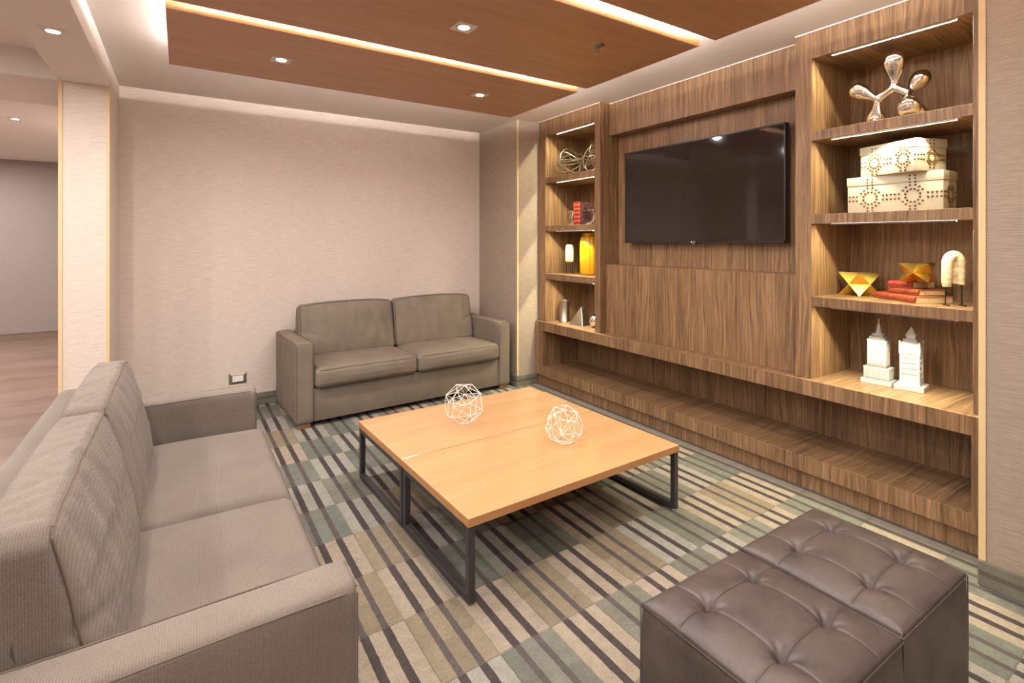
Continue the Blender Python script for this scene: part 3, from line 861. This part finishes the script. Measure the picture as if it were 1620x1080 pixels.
# white tower models
def tower_skyscraper(loc, rz, label):
    t = thing('tower_model', label, 'ornament', loc, rz, 'white tower models')
    obj('plinth', box(-.052, .052, -.074, .074, 0, .026, bev=.002, seg=1), 'porcelain', t, 30)
    bm = new()
    tiers = [(.04, .058, .026, .092), (.036, .046, .088, .108), (.034, .042, .10, .245), (.031, .038, .24, .262), (.026, .031, .26, .271), (.02, .024, .27, .281)]
    for hx, hy, a, b_ in tiers: bx(bm, -hx, hx, -hy, hy, a, b_)
    def grid(hx, hy, a, b_, st):
        z = a+st
        while z < b_-.002: bx(bm, -hx-.0026, hx+.0026, -hy-.0026, hy+.0026, z, z+st*.5); z += st
        for sx in (-1, 1):
            k = -hy
            while k < hy: bx(bm, sx*hx-.003, sx*hx+.003, k, k+.0044, a, b_); k += .0085
        for sy in (-1, 1):
            k = -hx
            while k < hx: bx(bm, k, k+.0044, sy*hy-.003, sy*hy+.003, a, b_); k += .0085
    obj('tower_shaft', bm, 'recess_shade', t, 30)  # greyed core paints the shade of the window recesses
    bm = new()
    grid(.034, .042, .108, .245, .0105); grid(.04, .058, .03, .09, .0105)
    bx(bm, -.0375, .0375, -.0465, .0465, .240, .248); bx(bm, -.030, .030, -.037, .037, .248, .264); bx(bm, -.026, .026, -.031, .031, .262, .272); bx(bm, -.0205, .0205, -.0245, .0245, .27, .282)
    bx(bm, -.044, .044, -.062, .062, .088, .094)
    obj('facade_grid', bm, 'porcelain', t, 30)
    bm = lathe(new(), [(.017, .28), (.014, .29), (.011, .30), (.009, .318), (.008, .318), (.0075, .325), (.009, .326), (.0065, .332), (.0034, .336), (.003, .366)], seg=10)
    obj('spire', bm, 'porcelain', t, 40)
def tower_clock(loc, rz, label):
    t = thing('tower_model', label, 'ornament', loc, rz, 'white tower models')
    obj('plinth', box(-.066, .066, -.066, .066, 0, .028, bev=.002, seg=1), 'porcelain', t, 30)
    bm = new()
    bx(bm, -.045, .045, -.045, .045, .026, .06); bx(bm, -.038, .038, -.038, .038, .05, .195)
    for z in (.062, .088, .118, .146, .172, .19): bx(bm, -.042, .042, -.042, .042, z, z+.006)
    for s in (-1, 1):
        for k in range(9):
            q = -.036+.009*k
            bx(bm, s*.038-.002, s*.038+.002, q-.0015, q+.0015, .05, .195); bx(bm, q-.0015, q+.0015, s*.038-.002, s*.038+.002, .05, .195)
        for s2 in (-1, 1): bx(bm, s*.039-.005, s*.039+.005, s2*.039-.005, s2*.039+.005, .03, .2)
    bx(bm, -.044, .044, -.044, .044, .195, .25, bev=.0015, seg=1)
    for s in (-1, 1):
        for s2 in (-1, 1): bx(bm, s*.043-.004, s*.043+.004, s2*.043-.004, s2*.043+.004, .195, .264)
    obj('tower_shaft', bm, 'porcelain', t, 30)
    for k in range(4):
        bm = new(); r = bmesh.ops.create_cone(bm, cap_ends=True, segments=24, radius1=.026, radius2=.025, depth=.003)['verts']
        for v in r: v.co = Matrix.Rotation(k*PI/2, 3, 'Z') @ (Matrix.Rotation(PI/2, 3, 'X') @ v.co + Vector((0, -.045, .222)))
        obj('clock_face', bm, 'porcelain', t, 30)
    bm = new()
    def pyr(h0, h1, a, b_):
        A = [bm.verts.new((x*h0, y*h0, a)) for x, y in ((-1, -1), (1, -1), (1, 1), (-1, 1))]; B = [bm.verts.new((x*h1, y*h1, b_)) for x, y in ((-1, -1), (1, -1), (1, 1), (-1, 1))]
        for k in range(4): bm.faces.new((A[k], A[(k+1) % 4], B[(k+1) % 4], B[k]))
        bm.faces.new(A[::-1]); bm.faces.new(B)
    pyr(.042, .022, .25, .274); pyr(.02, .02, .274, .292); pyr(.024, .022, .292, .297); pyr(.021, .001, .297, .340)
    obj('spire', bm, 'porcelain', t, 30)
tower_skyscraper((3.335, 1.315, .6472), -.06+math.radians(8), 'white model of a stepped skyscraper with a needle spire')
tower_clock((3.352, 1.165, .6472), math.radians(8), 'white model of a square clock tower with a pointed roof')

# ================================================================ SHELF ORNAMENTS — LEFT CABINET
def nest(loc, R, seed, label):
    rnd = random.Random(seed); bm = new()
    Rz = lambda: Matrix.Rotation(rnd.random()*PI, 3, 'Z') @ Matrix.Rotation(rnd.random()*PI, 3, 'X')
    for k in range(5):
        m = Rz(); rr = R*rnd.uniform(.95, 1)
        tube(bm, [m @ Vector((rr*math.cos(a), rr*math.sin(a), 0)) for a in [2*PI*i/36 for i in range(36)]], .0038, 6, closed=True)
    for k in range(7):
        m = Rz(); d = rnd.uniform(.3, .8)*R; h = math.sqrt(R*R*.9-d*d)
        tube(bm, [m @ Vector((-h, d, 0)), m @ Vector((h, d*.6, 0))], .0038, 6)
    o = obj('wire_ball', bm, 'wire', None, 60); o.location = (loc[0], loc[1], loc[2]+R+.003)
    return tag(o, label, 'ornament', 'metal wire balls on the top left shelf')
nest((3.27, 3.985, 2.095), .142, 5, 'grey metal wire ball at the left of the top left shelf')
nest((3.29, 3.625, 2.095), .142, 12, 'grey metal wire ball half hidden behind the cabinet stile')

# book held in a silver book vice
G2 = None
def upright_book(loc, rz):
    t = thing('book', 'upright thick book with a red spine clamped in the silver book vice', 'book', loc, rz)
    T, Dp, Hh = .095, .145, .222
    bm = new(); bx(bm, 0, .003, 0, Dp, 0, Hh); bx(bm, T-.003, T, 0, Dp, 0, Hh)
    obj('board', bm, 'burl', t, 0)
    bm = new(); pr = [(T/2-T/2*math.cos(PI*k/8), -.002-.012*math.sin(PI*k/8)) for k in range(9)]+[(T-.001, .022), (.001, .022)]
    A = [bm.verts.new((x, y, 0)) for x, y in pr]; B = [bm.verts.new((x, y, Hh)) for x, y in pr]
    for k in range(len(pr)): bm.faces.new((A[k], A[(k+1) % len(pr)], B[(k+1) % len(pr)], B[k]))
    bm.faces.new(A[::-1]); bm.faces.new(B); obj('spine', bm, 'red', t, 40)
    obj('pages', box(.003, T-.003, .022, Dp-.005, .003, Hh-.003), 'pages', t, 0)
    return t
upright_book((3.20, 3.845, 1.6102), -PI/2)
t = thing('book_vice', 'silver screw book vice with a three-pronged handle around the red book', 'book vice', (3.26, 3.80, 1.6102))
zr = .142
for q0, q1 in ((.19, .052), (-.056, -.20)):
    bm = tube(new(), [(-.01, q0, zr), (-.01, q1, zr)], .008, 12)
    e0 = min(q0, q1, key=abs); tube(bm, [(-.01, e0, zr), (-.01, e0+math.copysign(.006, e0), zr)], .022, 16)
    obj('screw_rod', bm, 'chrome', t)
bm = new()
for k in range(3):
    a = 2*PI*k/3+.4; tube(bm, [(-.01, .15, zr), (-.01+.03*math.cos(a), .155, zr+.03*math.sin(a)), (-.01+.07*math.cos(a), .16, zr+.07*math.sin(a))], [.004, .0045, .0075], 8)
lathe(bm, [(.002, -.012), (.013, -.006), (.013, .006), (.002, .012)], (0, 0, 0), 12)
for v in bm.verts[-48:]: v.co = Vector((v.co.x-.01, v.co.z+.15, v.co.y+zr))
tube(bm, [(-.01, .185, zr), (-.01, .20, zr)], .012, 10)
obj('handle', bm, 'chrome', t)
for yy in (.095, -.165):
    bm = new(); sg = 1 if yy > 0 else -1
    bx(bm, -.06, .06, yy-.045, yy+.045, 0, .014, bev=.005); bx(bm, -.052, .052, yy-.035, yy+.035, .014, .026, bev=.005)
    tube(bm, [(-.01, yy-.01*sg, .02), (-.01, yy+.025*sg, .045), (-.01, yy+.03*sg, .09), (-.01, yy+.005*sg, zr)], [.024, .016, .012, .016], 12)
    obj('jaw', bm, 'chrome', t)

# yellow jar, small figurine, silver solids
t = thing('jar', 'tall ribbed yellow glass jar on the third left shelf', 'jar', (3.325, 3.748, 1.1302))
obj('jar_body', lathe(new(), [(.07, 0), (.088, .006), (.095, .03), (.096, .15), (.095, .33), (.086, .365), (.07, .382)], seg=112, ribs=14, amp=.05), 'yellow', t, 60)
obj('jar_rim', lathe(new(), [(.066, .380), (.073, .384), (.073, .396), (.070, .402), (.062, .402), (.06, .396)], seg=40), 'yellow', t, 50)
def small_stone(loc, rz):
    t = thing('figurine', 'small pale stone slab figurine on thin legs beside the yellow jar', 'ornament', loc, rz)
    bm = soft(.085, .045, .18, .02, 10, lambda p, u: Vector((p.x*(1-.18*max(0, u.z)**2), p.y, p.z)), (0, 0, .205))
    obj('stone_body', bm, 'stone', t, 80)
    for sx in (-1, 1):
        bm = tube(new(), [(sx*.032, 0, .004), (sx*.032, 0, .125)], .003, 8); tube(bm, [(sx*.032, -.02, .003), (sx*.032, .02, .003)], .003, 8)
        obj('leg', bm, 'black', t)
small_stone((3.27, 3.995, 1.1302), -PI/2+.75)
cy = obj('cylinder_ornament', lathe(new(), [(.050, 0), (.052, .003), (.050, .006), (.050, .204), (.053, .206), (.053, .212), (.044, .212), (.043, .208)], seg=36), 'brushed', None, 40)
cy.location = (3.25, 4.05, .6472); tag(cy, 'silver cylinder ornament on the bench top in the left niche', 'ornament')
bm = new(); q = .088
A = [bm.verts.new((x*q, y*q, 0)) for x, y in ((-1, -1), (1, -1), (1, 1), (-1, 1))]; ap = bm.verts.new((0, 0, .178))
for k in range(4): bm.faces.new((A[k], A[(k+1) % 4], ap))
bm.faces.new(A[::-1]); bmesh.ops.bevel(bm, geom=bm.edges[:], offset=.0012, segments=1, affect='EDGES')
py = obj('pyramid_ornament', bm, 'brushed', None, 0); py.location = (3.272, 3.815, .6472); py.rotation_euler = (0, 0, math.radians(8))
tag(py, 'silver pyramid ornament between the cylinder and the ball', 'ornament')
bm = new(); bmesh.ops.create_uvsphere(bm, u_segments=36, v_segments=20, radius=.062)
ba = obj('ball_ornament', bm, 'chrome', None, 180); ba.location = (3.275, 3.615, .6472+.062); tag(ba, 'polished silver ball at the stile of the left niche', 'ornament')
